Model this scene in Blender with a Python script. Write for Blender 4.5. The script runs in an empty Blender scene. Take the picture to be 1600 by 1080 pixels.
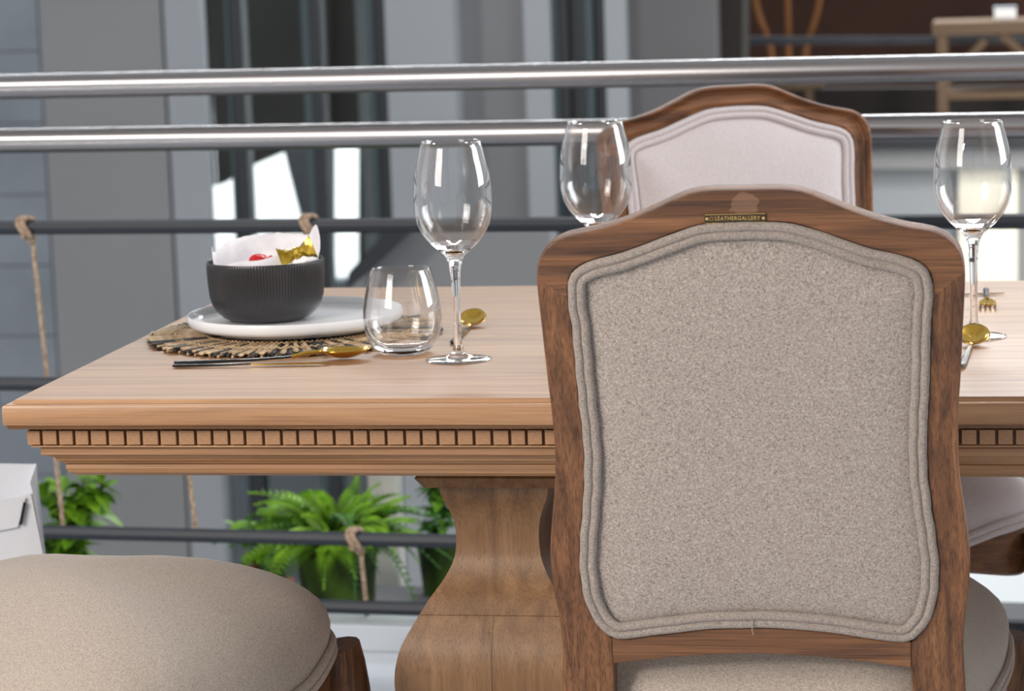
import bpy, bmesh, math, random
from mathutils import Vector, Matrix
random.seed(7)
PI = math.pi
scn = bpy.context.scene
col = scn.collection
# ------------------------------------------------------------ camera
F = 4300.0
PSI = math.radians(10.2); TH = math.atan(640/F); ROLL = 0.033
CAM = Vector((0, 0, 1.31))
fw = Vector((-math.sin(PSI)*math.cos(TH), math.cos(PSI)*math.cos(TH), -math.sin(TH)))
r0 = Vector((math.cos(PSI), math.sin(PSI), 0)); u0 = r0.cross(fw)
rt = r0*math.cos(ROLL) - u0*math.sin(ROLL); up = u0*math.cos(ROLL) + r0*math.sin(ROLL)
cd = bpy.data.cameras.new('camera'); cam = bpy.data.objects.new('camera', cd); col.objects.link(cam)
cam.matrix_world = Matrix(((rt.x, up.x, -fw.x, CAM.x), (rt.y, up.y, -fw.y, CAM.y), (rt.z, up.z, -fw.z, CAM.z), (0, 0, 0, 1)))
cd.sensor_width = 36; cd.lens = F/1600*36; cd.clip_start = .05; cd.clip_end = 200
cd.dof.use_dof = True; cd.dof.focus_distance = 3.28; cd.dof.aperture_fstop = 7.6
scn.camera = cam
# ------------------------------------------------------------ light
w = bpy.data.worlds.new('world'); scn.world = w; w.use_nodes = True
wn = w.node_tree.nodes; wl = w.node_tree.links
bg = wn['Background']; bg.inputs[0].default_value = (.92, .96, 1, 1); bg.inputs[1].default_value = .60
def sun(rot, e, ang, c):
    l = bpy.data.lights.new('sun', 'SUN'); l.energy = e; l.angle = math.radians(ang); l.color = c
    o = bpy.data.objects.new('sun', l); col.objects.link(o); o.rotation_euler = rot
def aim_area(name, loc, target, sx, sy, e, c):
    l = bpy.data.lights.new(name, 'AREA'); l.shape = 'RECTANGLE'; l.size = sx; l.size_y = sy; l.energy = e; l.color = c
    o = bpy.data.objects.new(name, l); col.objects.link(o); o.location = loc
    d = Vector(target)-Vector(loc); o.rotation_euler = d.to_track_quat('-Z', 'Y').to_euler()
# low daylight from the front left, window light left and right
dsun = Vector((.50, .85, -.40)); 
sun(dsun.to_track_quat('-Z', 'Y').to_euler(), .8, 7, (1, .94, .87))
aim_area('left_window_light', (-2.3, .9, 2.1), (-.9, 3.3, .7), 1.2, 1.8, 66, (1, .93, .86))
aim_area('right_window_light', (2.9, 4.6, 2.2), (-.2, 3.6, .8), 1.6, 2.4, 110, (.97, .98, 1))
aim_area('exterior_daylight', (-2.5, 14.2, 6.5), (-2.5, 16.2, 0), 9, 2, 2600, (.95, 1, 1))
aim_area('cream_wall_fill', (1.1, 9.6, .6), (0, 11.15, .1), .5, .8, 45, (1, .97, .88))  # added fill with no real lamp there; brightens the cream wall
aim_area('atrium_skylight', (.9, 10.2, 3.4), (-.4, 3.4, .8), 4.5, 2.2, 85, (.98, .97, 1))
vs = scn.view_settings; vs.view_transform = 'Standard'; vs.look = 'None'; vs.gamma = 1; vs.exposure = 0.0
try: vs.use_curve_mapping = False
except: pass
# ------------------------------------------------------------ helpers
def at(px, py, Y):      # world point where a sight line meets the vertical plane y = Y
    k = fw + rt*((px-800)/F) - up*((py-540)/F)
    return CAM + k*((Y-CAM.y)/k.y)
def tag(o, label=None, cat=None, group=None, kind=None):
    if label: o['label'] = label
    if cat: o['category'] = cat
    if group: o['group'] = group
    if kind: o['kind'] = kind
    return o
def empty(name, loc=(0, 0, 0), rz=0, s=1):
    o = bpy.data.objects.new(name, None); col.objects.link(o); o.empty_display_size = .05
    o.location = loc; o.rotation_euler = (0, 0, rz); o.scale = (s, s, s); return o
def link(name, me, parent=None):
    o = bpy.data.objects.new(name, me); col.objects.link(o); o.parent = parent; return o
def mk(name, V, Fc, m, parent=None, smooth=True, ang=40):
    me = bpy.data.meshes.new(name); me.from_pydata([tuple(v) for v in V], [], Fc); me.update()
    bm = bmesh.new(); bm.from_mesh(me); bmesh.ops.recalc_face_normals(bm, faces=bm.faces); bm.to_mesh(me); bm.free()
    if m: me.materials.append(m)
    if smooth:
        me.shade_smooth(); me.set_sharp_from_angle(angle=math.radians(ang))
    return link(name, me, parent)
def copy_tree(o, parent=None):
    c = o.copy(); col.objects.link(c); c.parent = parent
    for ch in list(o.children): copy_tree(ch, c)
    return c
class MB:
    def __init__(s): s.V = []; s.F = []
    def add(s, V, Fc):
        n = len(s.V); s.V += [Vector(v) for v in V]; s.F += [tuple(i+n for i in f) for f in Fc]
    def box(s, x0, x1, y0, y1, z0, z1, bev=0):
        if bev <= 0:
            V = [(x, y, z) for z in (z0, z1) for y in (y0, y1) for x in (x0, x1)]
            s.add(V, [(0, 2, 3, 1), (4, 5, 7, 6), (0, 1, 5, 4), (2, 6, 7, 3), (0, 4, 6, 2), (1, 3, 7, 5)]); return
        bm = bmesh.new(); bmesh.ops.create_cube(bm, size=1)
        for v in bm.verts: v.co = Vector(((x0+x1)/2+v.co.x*(x1-x0), (y0+y1)/2+v.co.y*(y1-y0), (z0+z1)/2+v.co.z*(z1-z0)))
        bmesh.ops.bevel(bm, geom=bm.edges[:], offset=bev, segments=2, profile=.6, affect='EDGES')
        bm.verts.index_update(); s.add([v.co.copy() for v in bm.verts], [tuple(v.index for v in f.verts) for f in bm.faces]); bm.free()
    def tube(s, P, r, n=10, closed=False, caps=True):
        P = [Vector(p) for p in P]; N = len(P); R = r if hasattr(r, '__len__') else [r]*N
        V = []; prev = None
        for i in range(N):
            a = P[(i-1) % N] if (closed or i > 0) else P[i]; b = P[(i+1) % N] if (closed or i < N-1) else P[i]
            t = (b-a).normalized()
            if prev is None:
                ref = Vector((0, 0, 1)) if abs(t.z) < .9 else Vector((1, 0, 0)); nn = t.cross(ref).normalized()
            else:
                nn = (prev-t*prev.dot(t)).normalized()
            prev = nn; bb = t.cross(nn)
            for k in range(n):
                q = 2*PI*k/n; V.append(P[i]+(nn*math.cos(q)+bb*math.sin(q))*R[i])
        Fc = []
        for i in range(N if closed else N-1):
            j = (i+1) % N
            for k in range(n): Fc.append((i*n+k, i*n+(k+1) % n, j*n+(k+1) % n, j*n+k))
        if not closed and caps: Fc += [tuple(range(n)), tuple(range((N-1)*n, N*n))]
        s.add(V, Fc)
    def lathe(s, prof, n=48, c=(0, 0, 0), rf=None):
        V = []; Fc = []
        for (r, z) in prof:
            for k in range(n):
                a = 2*PI*k/n; rr = r if rf is None else rf(r, z, a)
                V.append((c[0]+rr*math.cos(a), c[1]+rr*math.sin(a), c[2]+z))
        for i in range(len(prof)-1):
            for k in range(n): Fc.append((i*n+k, i*n+(k+1) % n, (i+1)*n+(k+1) % n, (i+1)*n+k))
        Fc += [tuple(range(n)), tuple(range((len(prof)-1)*n, len(prof)*n))]
        s.add(V, Fc)
    def prism(s, poly, y0, y1):     # poly in x,z ; extruded along y
        n = len(poly); V = [(x, y0, z) for x, z in poly]+[(x, y1, z) for x, z in poly]
        s.add(V, [tuple(range(n)), tuple(range(n, 2*n))]+[(i, (i+1) % n, n+(i+1) % n, n+i) for i in range(n)])
    def build(s, name, m, parent=None, smooth=True, ang=40): return mk(name, s.V, s.F, m, parent, smooth, ang)
def spline(P, sub=6, closed=False):
    P = [Vector(p) for p in P]; N = len(P); out = []
    for i in range(N if closed else N-1):
        g = (lambda k: P[k % N]) if closed else (lambda k: P[min(max(k, 0), N-1)])
        a, b, c, d = g(i-1), g(i), g(i+1), g(i+2)
        for j in range(sub):
            t = j/sub
            out.append(.5*((2*b)+(c-a)*t+(2*a-5*b+4*c-d)*t*t+(3*b-a-3*c+d)*t**3))
    if not closed: out.append(P[-1])
    return out
def resample(P, n):
    L = [0]
    for i in range(1, len(P)): L.append(L[-1]+(P[i]-P[i-1]).length)
    out = []; k = 0
    for i in range(n):
        t = L[-1]*i/(n-1)
        while k < len(P)-2 and L[k+1] < t: k += 1
        q = (t-L[k])/max(L[k+1]-L[k], 1e-9); out.append(P[k].lerp(P[k+1], min(max(q, 0), 1)))
    return out
# ------------------------------------------------------------ materials
def mat(name, c, rough=.5, metal=0, **kw):
    m = bpy.data.materials.new(name); m.use_nodes = True; b = m.node_tree.nodes['Principled BSDF']
    b.inputs['Base Color'].default_value = (*c, 1); b.inputs['Roughness'].default_value = rough; b.inputs['Metallic'].default_value = metal
    for k, v in kw.items(): b.inputs[k].default_value = v
    return m
def srgb(r, g, b): return tuple(((v/255+.055)/1.055)**2.4 if v > 10 else v/3294 for v in (r, g, b))
def noisemat(name, c1, c2, scale=(30, 30, 30), rough=.6, bump=0, nscale=1, detail=6, lo=.35, hi=.65, c3=None, **kw):
    m = mat(name, c1, rough, **kw); nt = m.node_tree; N = nt.nodes; L = nt.links; b = N['Principled BSDF']
    tc = N.new('ShaderNodeTexCoord'); mp = N.new('ShaderNodeMapping'); mp.inputs['Scale'].default_value = scale
    L.new(tc.outputs['Object'], mp.inputs[0])
    no = N.new('ShaderNodeTexNoise'); no.inputs['Scale'].default_value = nscale; no.inputs['Detail'].default_value = detail
    L.new(mp.outputs[0], no.inputs[0])
    cr = N.new('ShaderNodeValToRGB'); cr.color_ramp.elements[0].position = lo; cr.color_ramp.elements[1].position = hi
    cr.color_ramp.elements[0].color = (*c1, 1); cr.color_ramp.elements[1].color = (*c2, 1)
    L.new(no.outputs[0], cr.inputs[0]); L.new(cr.outputs[0], b.inputs['Base Color'])
    if bump:
        bp = N.new('ShaderNodeBump'); bp.inputs['Strength'].default_value = bump; bp.inputs['Distance'].default_value = .002
        L.new(no.outputs[0], bp.inputs['Height']); L.new(bp.outputs[0], b.inputs['Normal'])
    return m
def wood(name, axis, dark, mid, light, rough=.45, fine=1.0, bump=.25, pits=.5, rings=1.0):
    """figured oak: stretched noise for the figure, finer noise for the pores"""
    m = mat(name, mid, rough); nt = m.node_tree; N = nt.nodes; L = nt.links; b = N['Principled BSDF']
    tc = N.new('ShaderNodeTexCoord'); mp = N.new('ShaderNodeMapping')
    s = [34*rings]*3; s[axis] = 1.5*rings; mp.inputs['Scale'].default_value = s; L.new(tc.outputs['Object'], mp.inputs[0])
    n1 = N.new('ShaderNodeTexNoise'); n1.inputs['Scale'].default_value = 1; n1.inputs['Detail'].default_value = 9; n1.inputs['Roughness'].default_value = .62; n1.inputs['Distortion'].default_value = 1.3
    L.new(mp.outputs[0], n1.inputs[0])
    cr = N.new('ShaderNodeValToRGB'); e = cr.color_ramp.elements
    e[0].position = .3; e[0].color = (*dark, 1); e[1].position = .7; e[1].color = (*light, 1)
    k = e.new(.5); k.color = (*mid, 1); L.new(n1.outputs[0], cr.inputs[0])
    mp2 = N.new('ShaderNodeMapping'); s = [900*fine]*3; s[axis] = 9*fine; mp2.inputs['Scale'].default_value = s; L.new(tc.outputs['Object'], mp2.inputs[0])
    n2 = N.new('ShaderNodeTexNoise'); n2.inputs['Scale'].default_value = 1; n2.inputs['Detail'].default_value = 4; L.new(mp2.outputs[0], n2.inputs[0])
    cr2 = N.new('ShaderNodeValToRGB'); cr2.color_ramp.elements[0].position = .34; cr2.color_ramp.elements[1].position = .5
    v = 1-pits; cr2.color_ramp.elements[0].color = (v, v, v, 1); cr2.color_ramp.elements[1].color = (1, 1, 1, 1); L.new(n2.outputs[0], cr2.inputs[0])
    mx = N.new('ShaderNodeMix'); mx.data_type = 'RGBA'; mx.blend_type = 'MULTIPLY'; mx.inputs[0].default_value = 1
    L.new(cr.outputs[0], mx.inputs[6]); L.new(cr2.outputs[0], mx.inputs[7]); L.new(mx.outputs[2], b.inputs['Base Color'])
    bp = N.new('ShaderNodeBump'); bp.inputs['Strength'].default_value = bump; bp.inputs['Distance'].default_value = .001
    L.new(cr2.outputs[0], bp.inputs['Height']); L.new(bp.outputs[0], b.inputs['Normal'])
    m['out'] = 1
    return m
def linen(name, c1, c2, sc=900, bump=.6):
    m = mat(name, c1, .95); nt = m.node_tree; N = nt.nodes; L = nt.links; b = N['Principled BSDF']
    b.inputs['Sheen Weight'].default_value = .25
    tc = N.new('ShaderNodeTexCoord')
    hs = []
    for s in ((sc*.35, sc, sc), (sc, sc, sc*.35)):
        mp = N.new('ShaderNodeMapping'); mp.inputs['Scale'].default_value = s; L.new(tc.outputs['Object'], mp.inputs[0])
        n = N.new('ShaderNodeTexNoise'); n.inputs['Scale'].default_value = 1; n.inputs['Detail'].default_value = 3; L.new(mp.outputs[0], n.inputs[0]); hs.append(n)
    ad = N.new('ShaderNodeMath'); ad.operation = 'ADD'; L.new(hs[0].outputs[0], ad.inputs[0]); L.new(hs[1].outputs[0], ad.inputs[1])
    hf = N.new('ShaderNodeMath'); hf.operation = 'MULTIPLY'; hf.inputs[1].default_value = .5; L.new(ad.outputs[0], hf.inputs[0])
    cr = N.new('ShaderNodeValToRGB'); cr.color_ramp.elements[0].position = .36; cr.color_ramp.elements[1].position = .62
    cr.color_ramp.elements[0].color = (*c1, 1); cr.color_ramp.elements[1].color = (*c2, 1); L.new(hf.outputs[0], cr.inputs[0])
    L.new(cr.outputs[0], b.inputs['Base Color'])
    bp = N.new('ShaderNodeBump'); bp.inputs['Strength'].default_value = bump; bp.inputs['Distance'].default_value = .0008
    L.new(hf.outputs[0], bp.inputs['Height']); L.new(bp.outputs[0], b.inputs['Normal'])
    return m
CD, CM, CL = srgb(64, 36, 18), srgb(114, 73, 43), srgb(148, 99, 62)
M = {}
M['chair_v'] = wood('chair_oak_upright', 2, CD, CM, CL, .5, .8, .9, .42, 1.3)
M['chair_h'] = wood('chair_oak_level', 0, CD, CM, CL, .5, .8, .8, .4, 1.2)
TD, TM, TL = srgb(134, 94, 62), srgb(168, 125, 88), srgb(188, 147, 108)
M['table_h'] = wood('table_oak_level', 0, TD, TM, TL, .36, .7, .15, .22, .8)
M['table_v'] = wood('table_oak_upright_shaded', 2, srgb(106, 74, 45), srgb(130, 94, 60), srgb(149, 112, 76), .40, .6, .2, .3, .8)  # shade under the tabletop put into the oak's colour
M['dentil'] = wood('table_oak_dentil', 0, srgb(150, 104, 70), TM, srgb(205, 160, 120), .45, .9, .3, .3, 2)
M['recess'] = wood('table_oak_groove_shade', 0, srgb(96, 66, 42), srgb(120, 84, 54), srgb(140, 100, 66), .6, .9, .3, .3, 2)  # table oak darkened: shade of the recesses put into the colour
M['linen'] = linen('taupe_linen', srgb(116, 104, 97), srgb(184, 171, 161))
M['linen_seat'] = linen('taupe_seat_linen', srgb(140, 126, 114), srgb(190, 176, 163), 900, .25)
M['piping'] = linen('taupe_piping_linen', srgb(120, 108, 99), srgb(170, 157, 147), 900, .5)
M['linen_front'] = linen('lit_linen', srgb(192, 183, 183), srgb(214, 206, 208), 900, .1)  # same linen made paler, stronger light put into its colour
M['steel'] = mat('brushed_steel', (.33, .315, .32), .27, 1)
M['bar'] = mat('charcoal_paint', srgb(38, 43, 52), .5)
M['white'] = mat('white_ceramic', srgb(238, 238, 240), .14)
M['black'] = mat('black_stoneware', srgb(44, 42, 44), .34)
M['gold'] = mat('gold_metal', srgb(206, 168, 78), .16, 1)
M['handle'] = mat('black_cutlery_handle', srgb(36, 37, 40), .22, .4)
M['steel_dark'] = mat('dark_steel_blade', srgb(110, 112, 118), .25, 1)
M['foil'] = noisemat('gold_foil', srgb(170, 138, 40), srgb(226, 196, 84), (60, 60, 60), .25, .6, metal=.9)
M['red'] = mat('red_foil', srgb(196, 18, 20), .35)
M['tissue'] = noisemat('white_tissue', srgb(226, 222, 226), srgb(240, 238, 240), (40, 40, 40), .8, .15)
tg = bpy.data.materials.new('thin_clear_glass'); tg.use_nodes = True; tn = tg.node_tree; tn.nodes.clear()
o_ = tn.nodes.new('ShaderNodeOutputMaterial'); mx_ = tn.nodes.new('ShaderNodeMixShader'); tr_ = tn.nodes.new('ShaderNodeBsdfTransparent'); gl_ = tn.nodes.new('ShaderNodeBsdfGlossy'); fr_ = tn.nodes.new('ShaderNodeMath'); lw_ = tn.nodes.new('ShaderNodeLayerWeight'); pw_ = tn.nodes.new('ShaderNodeMath')
tr_.inputs[0].default_value = (.985, .985, .985, 1); gl_.inputs['Roughness'].default_value = 0; lw_.inputs[0].default_value = .5; pw_.operation = 'POWER'; pw_.inputs[1].default_value = 2.3; fr_.operation = 'MULTIPLY_ADD'; fr_.inputs[1].default_value = .95; fr_.inputs[2].default_value = .045; tn.links.new(lw_.outputs['Facing'], pw_.inputs[0]); tn.links.new(pw_.outputs[0], fr_.inputs[0])
tn.links.new(fr_.outputs[0], mx_.inputs[0]); tn.links.new(tr_.outputs[0], mx_.inputs[1]); tn.links.new(gl_.outputs[0], mx_.inputs[2]); tn.links.new(mx_.outputs[0], o_.inputs[0])
M['thin'] = tg
g = mat('clear_glass', (1, 1, 1), 0.0); gb = g.node_tree.nodes['Principled BSDF']; gb.inputs['Transmission Weight'].default_value = 1; gb.inputs['IOR'].default_value = 1.5
M['glass'] = g
M['reed'] = noisemat('natural_reed', srgb(150, 118, 82), srgb(214, 188, 152), (90, 90, 90), .7, .3)
M['reed_dark'] = noisemat('dark_reed', srgb(30, 28, 26), srgb(70, 66, 62), (90, 90, 90), .6, .3)
M['rope'] = noisemat('jute_rope', srgb(140, 116, 96), srgb(196, 172, 148), (200, 200, 90), .9, .8)
M['brass'] = noisemat('aged_brass', srgb(50, 38, 24), srgb(74, 58, 36), (300, 300, 300), .6, .1, metal=.3)
M['brass_bright'] = mat('bright_brass', srgb(226, 190, 120), .4, .8)
M['leaf'] = noisemat('fern_leaf', srgb(52, 100, 16), srgb(140, 190, 40), (14, 14, 14), .5, 0, lo=.3, hi=.7)
M['leaf_dark'] = noisemat('dark_leaf', srgb(28, 70, 22), srgb(84, 136, 52), (14, 14, 14), .45)
M['moss'] = noisemat('mossy_pot', srgb(20, 34, 8), srgb(70, 100, 20), (16, 16, 10), .9, .6)
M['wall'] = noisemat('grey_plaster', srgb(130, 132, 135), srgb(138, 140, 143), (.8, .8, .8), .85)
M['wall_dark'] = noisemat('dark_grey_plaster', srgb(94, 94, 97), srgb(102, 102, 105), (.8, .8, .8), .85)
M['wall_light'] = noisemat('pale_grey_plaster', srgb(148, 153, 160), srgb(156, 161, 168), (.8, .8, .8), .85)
M['block'] = noisemat('blue_grey_block', srgb(120, 127, 136), srgb(132, 139, 148), (3, 3, 3), .9)
M['frame'] = mat('window_frame_paint', srgb(34, 38, 44), .45)
M['tealframe'] = mat('teal_frame_paint', srgb(58, 74, 80), .4)
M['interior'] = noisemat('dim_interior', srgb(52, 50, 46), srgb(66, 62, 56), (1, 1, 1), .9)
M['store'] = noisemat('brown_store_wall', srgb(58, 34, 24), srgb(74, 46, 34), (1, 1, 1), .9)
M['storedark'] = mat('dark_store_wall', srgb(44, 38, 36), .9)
M['cream'] = mat('cream_paint', srgb(240, 236, 222), .8)
M['tan'] = mat('tan_timber', srgb(96, 76, 58), .8)
M['amber'] = mat('amber_cane', srgb(122, 76, 30), .7)
M['floor'] = noisemat('white_floor_tile', srgb(206, 212, 220), srgb(222, 227, 233), (2, 2, 2), .12)
M['paper'] = noisemat('white_paper', srgb(214, 216, 222), srgb(228, 229, 234), (6, 6, 6), .8, .2)
M['ceil'] = mat('ceiling_paint', srgb(205, 203, 200), .9)
M['white_wall'] = mat('sunlit_white_render', (.93, .94, .95), .9)
M['concrete'] = noisemat('pale_concrete', srgb(150, 152, 146), srgb(190, 190, 182), (10, 10, 4), .9)
M['pink'] = mat('pink_petal', srgb(190, 96, 104), .7)
pane = mat('window_pane', (.93, .97, .97), .03); pane.node_tree.nodes['Principled BSDF'].inputs['Transmission Weight'].default_value = 1
pane.node_tree.nodes['Principled BSDF'].inputs['IOR'].default_value = 1.12
M['pane'] = pane
# worn pale patch on the crest of the near chair: a copy of the level oak with a blotch of lost stain
cw = M['chair_h'].copy(); cw.name = 'chair_oak_worn'; nt = cw.node_tree; N = nt.nodes; L = nt.links; b = N['Principled BSDF']
src = b.inputs['Base Color'].links[0].from_socket
tc = N.new('ShaderNodeTexCoord'); mp = N.new('ShaderNodeMapping'); mp.inputs['Location'].default_value = (0, 0, -1.019); L.new(tc.outputs['Object'], mp.inputs[0])
mp2 = N.new('ShaderNodeMapping'); mp2.inputs['Scale'].default_value = (62, 0, 60); L.new(mp.outputs[0], mp2.inputs[0])
ln = N.new('ShaderNodeVectorMath'); ln.operation = 'LENGTH'; L.new(mp2.outputs[0], ln.inputs[0])
nz = N.new('ShaderNodeTexNoise'); nz.inputs['Scale'].default_value = 90; L.new(tc.outputs['Object'], nz.inputs[0])
ad = N.new('ShaderNodeMath'); ad.operation = 'ADD'; L.new(ln.outputs['Value'], ad.inputs[0]); L.new(nz.outputs[0], ad.inputs[1])
cr = N.new('ShaderNodeValToRGB'); cr.color_ramp.elements[0].position = .95; cr.color_ramp.elements[0].color = (.2, .2, .2, 1)
cr.color_ramp.elements[1].position = 1.15 if False else .999; cr.color_ramp.elements[1].color = (0, 0, 0, 1)
sb = N.new('ShaderNodeMath'); sb.operation = 'MULTIPLY'; sb.inputs[1].default_value = .72; L.new(ad.outputs[0], sb.inputs[0]); L.new(sb.outputs[0], cr.inputs[0])
mx = N.new('ShaderNodeMix'); mx.data_type = 'RGBA'; mx.inputs[7].default_value = (*srgb(196, 154, 124), 1); L.new(cr.outputs[0], mx.inputs[0]); L.new(src, mx.inputs[6]); L.new(mx.outputs[2], b.inputs['Base Color'])
M['chair_worn'] = cw

# ============================================================ SETTING
def S(name, mb, m, smooth=False): return tag(mb.build(name, m, None, smooth), kind='structure')
b_ = MB(); b_.box(-4, 3.5, -1.5, 4.86, -.25, 0); fl = S('floor', b_, M['floor'])
b_ = MB(); b_.box(-10, 8, 5.0, 16, -3.2, -3.0); S('floor_atrium', b_, M['wall_dark'])
b_ = MB(); b_.box(-4, 3.5, -1.5, 4.5, 3.3, 3.5); S('ceiling', b_, M['ceil'])
RA = math.radians(-4.2)      # the balcony edge runs slightly askew to the table
def rail_y(x): return 4.885-(x+.865)*math.tan(math.radians(4.2))
b_ = MB(); b_.box(-3.2, 3.2, -.05, .05, 0, .05, .004); kerb = S('trim_1', b_, M['floor']); kerb.location = (-.865, 4.885, 0); kerb.rotation_euler.z = RA
b_ = MB(); b_.box(-4.5, 4.5, .05, .95, -.30, -.12); led = S('trim_2', b_, M['wall_dark']); led.location = (-.865, 4.885, 0); led.rotation_euler.z = RA

# --- facade across the atrium
YF = 11.0
def X(px, Y=YF, py=150): return at(px, py, Y).x
def Z(px, py, Y=YF): return at(px, py, Y).z
def strip(name, p0, p1, m, dy=0, z0=-3.0, z1=4.6, Y=YF, th=.25):
    q = MB(); q.box(X(p0, Y+dy), X(p1, Y+dy), Y+dy, Y+dy+th, z0, z1); return S(name, q, m)
b_ = MB(); b_.box(X(-420), X(68), YF+.012, YF+.3, -3, 4.6); wl_ = S('wall_left', b_, M['block'])
zc = -3.0; r = 0
xs1 = X(66)
while zc < 4.4:                    # courses of large blocks, joints recessed
    xa = xs1 - .55*(1 if r % 2 else .5)
    k = 0; xr = xs1
    while k < 4:
        q = MB(); q.box(xa+.0025, xr-.0025, YF, YF+.1, zc+.0025, zc+.2975, .003); q.build('block', M['block'], wl_, False)
        xr = xa; xa -= .55; k += 1
    zc += .3; r += 1
strip('wall_back', 68, 262, M['wall'], .0)
strip('trim_3', 258, 318, M['wall_light'], -.0, th=.08)
strip('wall_back_2', 606, 712, M['wall_light'], -.1)
strip('wall_back_3', 704, 826, M['wall'], .05)
strip('trim_4', 822, 862, M['wall_light'], -.05)
strip('trim_5', 888, 922, M['wall'], .12)
strip('trim_6', 948, 980, M['wall_light'], -.02)
strip('wall_back_4', 976, 1118, M['wall_dark'], .06, z0=-3)
strip('trim_7', 560, 580, M['wall'], .2)
# window_1: tall glazed bay, dark frames
def frame_bar(p0, p1, parent, dy=0, m='frame', z0=-3, z1=4.6):
    q = MB(); q.box(X(p0), X(p1), YF+dy, YF+dy+.09, z0, z1); q.build('frame', M[m], parent, False)
w1 = MB(); w1.box(X(326), X(606), YF+.02, YF+.08, 4.3, 4.6); w1 = S('window_1', w1, M['frame'])
for p0, p1, mm in ((357, 364, 'tealframe'), (362, 383, 'frame'), (476, 488, 'tealframe'), (487, 505, 'frame'), (578, 590, 'tealframe'), (588, 607, 'frame')): frame_bar(p0, p1, w1, m=mm)
for p0, p1 in ((326, 364), (382, 488), (504, 578)):
    q = MB(); q.box(X(p0), X(p1), YF+.05, YF+.062, -3, 4.4); q.build('pane', M['pane'], w1, False)
w2 = MB(); w2.box(X(858), X(952), YF+.02, YF+.08, 4.3, 4.6); w2 = S('window_2', w2, M['frame'])
for p0, p1, mm in ((860, 878, 'tealframe'), (876, 890, 'frame'), (918, 934, 'tealframe'), (930, 950, 'frame')): frame_bar(p0, p1, w2, m=mm)
# room and stair seen through the glazing: soffits leave sunlit openings below
YB = 12.6
def poly(name, pts, m, Y=YB, th=.15):
    q = MB(); q.prism([(at(px, py, Y).x, at(px, py, Y).z) for px, py in pts], Y, Y+th); return S(name, q, m)
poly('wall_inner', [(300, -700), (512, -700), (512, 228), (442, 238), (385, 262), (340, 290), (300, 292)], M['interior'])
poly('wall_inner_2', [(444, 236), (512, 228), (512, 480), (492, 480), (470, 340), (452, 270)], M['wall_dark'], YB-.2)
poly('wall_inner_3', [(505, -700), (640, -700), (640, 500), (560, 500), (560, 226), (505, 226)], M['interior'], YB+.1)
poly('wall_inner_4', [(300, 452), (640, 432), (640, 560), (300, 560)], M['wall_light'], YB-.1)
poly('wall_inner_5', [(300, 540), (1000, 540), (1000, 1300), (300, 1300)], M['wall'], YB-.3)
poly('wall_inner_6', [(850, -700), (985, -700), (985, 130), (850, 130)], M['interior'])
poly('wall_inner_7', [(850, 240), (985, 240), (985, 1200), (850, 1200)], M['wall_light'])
ew = MB(); ew.box(-14, 6, 16.2, 16.4, -4, 3.4); S('wall_exterior', ew, M['white_wall'])
# stair: sloped dark stringer in front of pale side panel
q = MB(); st = [(at(x, y, 9.6).x, at(x, y, 9.6).z) for x, y in ((540, 452), (545, 425), (612, 352), (640, 348), (640, 362), (556, 440))]
q.prism(st, 9.6, 9.7); stair = tag(q.build('stair', M['frame'], None, False), 'dark diagonal stair stringer seen behind the bowl and stemless glass', 'stair')
q = MB(); q.prism([(at(x, y, 9.75).x, at(x, y, 9.75).z) for x, y in ((540, 460), (640, 356), (860, 352), (860, 700), (540, 700))], 9.75, 9.85); q.build('side_panel', M['wall'], stair, False)
# store on the right: dim brown room
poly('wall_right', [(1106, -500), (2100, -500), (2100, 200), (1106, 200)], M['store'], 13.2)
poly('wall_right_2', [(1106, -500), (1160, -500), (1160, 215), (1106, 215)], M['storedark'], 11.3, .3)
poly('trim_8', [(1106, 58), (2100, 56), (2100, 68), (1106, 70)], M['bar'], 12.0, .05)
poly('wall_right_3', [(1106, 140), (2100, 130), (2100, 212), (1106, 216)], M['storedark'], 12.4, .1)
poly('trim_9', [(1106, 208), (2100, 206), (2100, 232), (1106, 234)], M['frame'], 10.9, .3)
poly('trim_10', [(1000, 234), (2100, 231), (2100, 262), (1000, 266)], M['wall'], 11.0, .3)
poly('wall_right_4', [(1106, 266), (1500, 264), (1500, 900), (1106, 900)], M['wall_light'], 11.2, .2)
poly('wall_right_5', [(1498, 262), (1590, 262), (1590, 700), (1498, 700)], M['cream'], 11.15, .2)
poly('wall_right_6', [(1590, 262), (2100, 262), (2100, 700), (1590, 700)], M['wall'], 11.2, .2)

# ============================================================ STORE FURNITURE (far)
ct = empty('console_table', (at(1530, 175, 11.8).x, 11.8, at(1530, 175, 11.8).z))
cx, cz0 = ct.location.x, ct.location.z
def P3(px, py, Y=11.8): p = at(px, py, Y); return (p.x-cx, p.z-cz0)
a0 = P3(1458, 33); a1 = P3(1700, 47); a2 = P3(1458, 175)
q = MB(); q.box(a0[0], a1[0], -.2, .2, a1[1], a0[1], .008); q.build('tabletop', M['tan'], ct)
for xx in (a0[0]+.02, a1[0]-.06):
    for yy in (-.19, .15):
        q = MB(); q.box(xx, xx+.04, yy, yy+.04, a2[1]-.3, a1[1], .004); q.build('leg', M['tan'], ct)
for (s, e) in (((1540, 60), (1470, 135)), ((1565, 52), (1660, 135))):
    p = P3(*s); p2 = P3(*e); q = MB(); q.tube([(p[0], -.17, p[1]), (p2[0], -.17, p2[1])], .018, 6); q.build('brace', M['tan'], ct)
p = P3(1458, 128); p2 = P3(1700, 136); q = MB(); q.box(a0[0]+.02, a1[0], -.18, .18, p2[1]-.03, p2[1], .004); q.build('shelf', M['tan'], ct)
tag(ct, 'tan timber console table with crossed braces in the dark store', 'table')
p = at(1553, 28, 11.75); p2 = at(1588, 10, 11.75)
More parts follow.
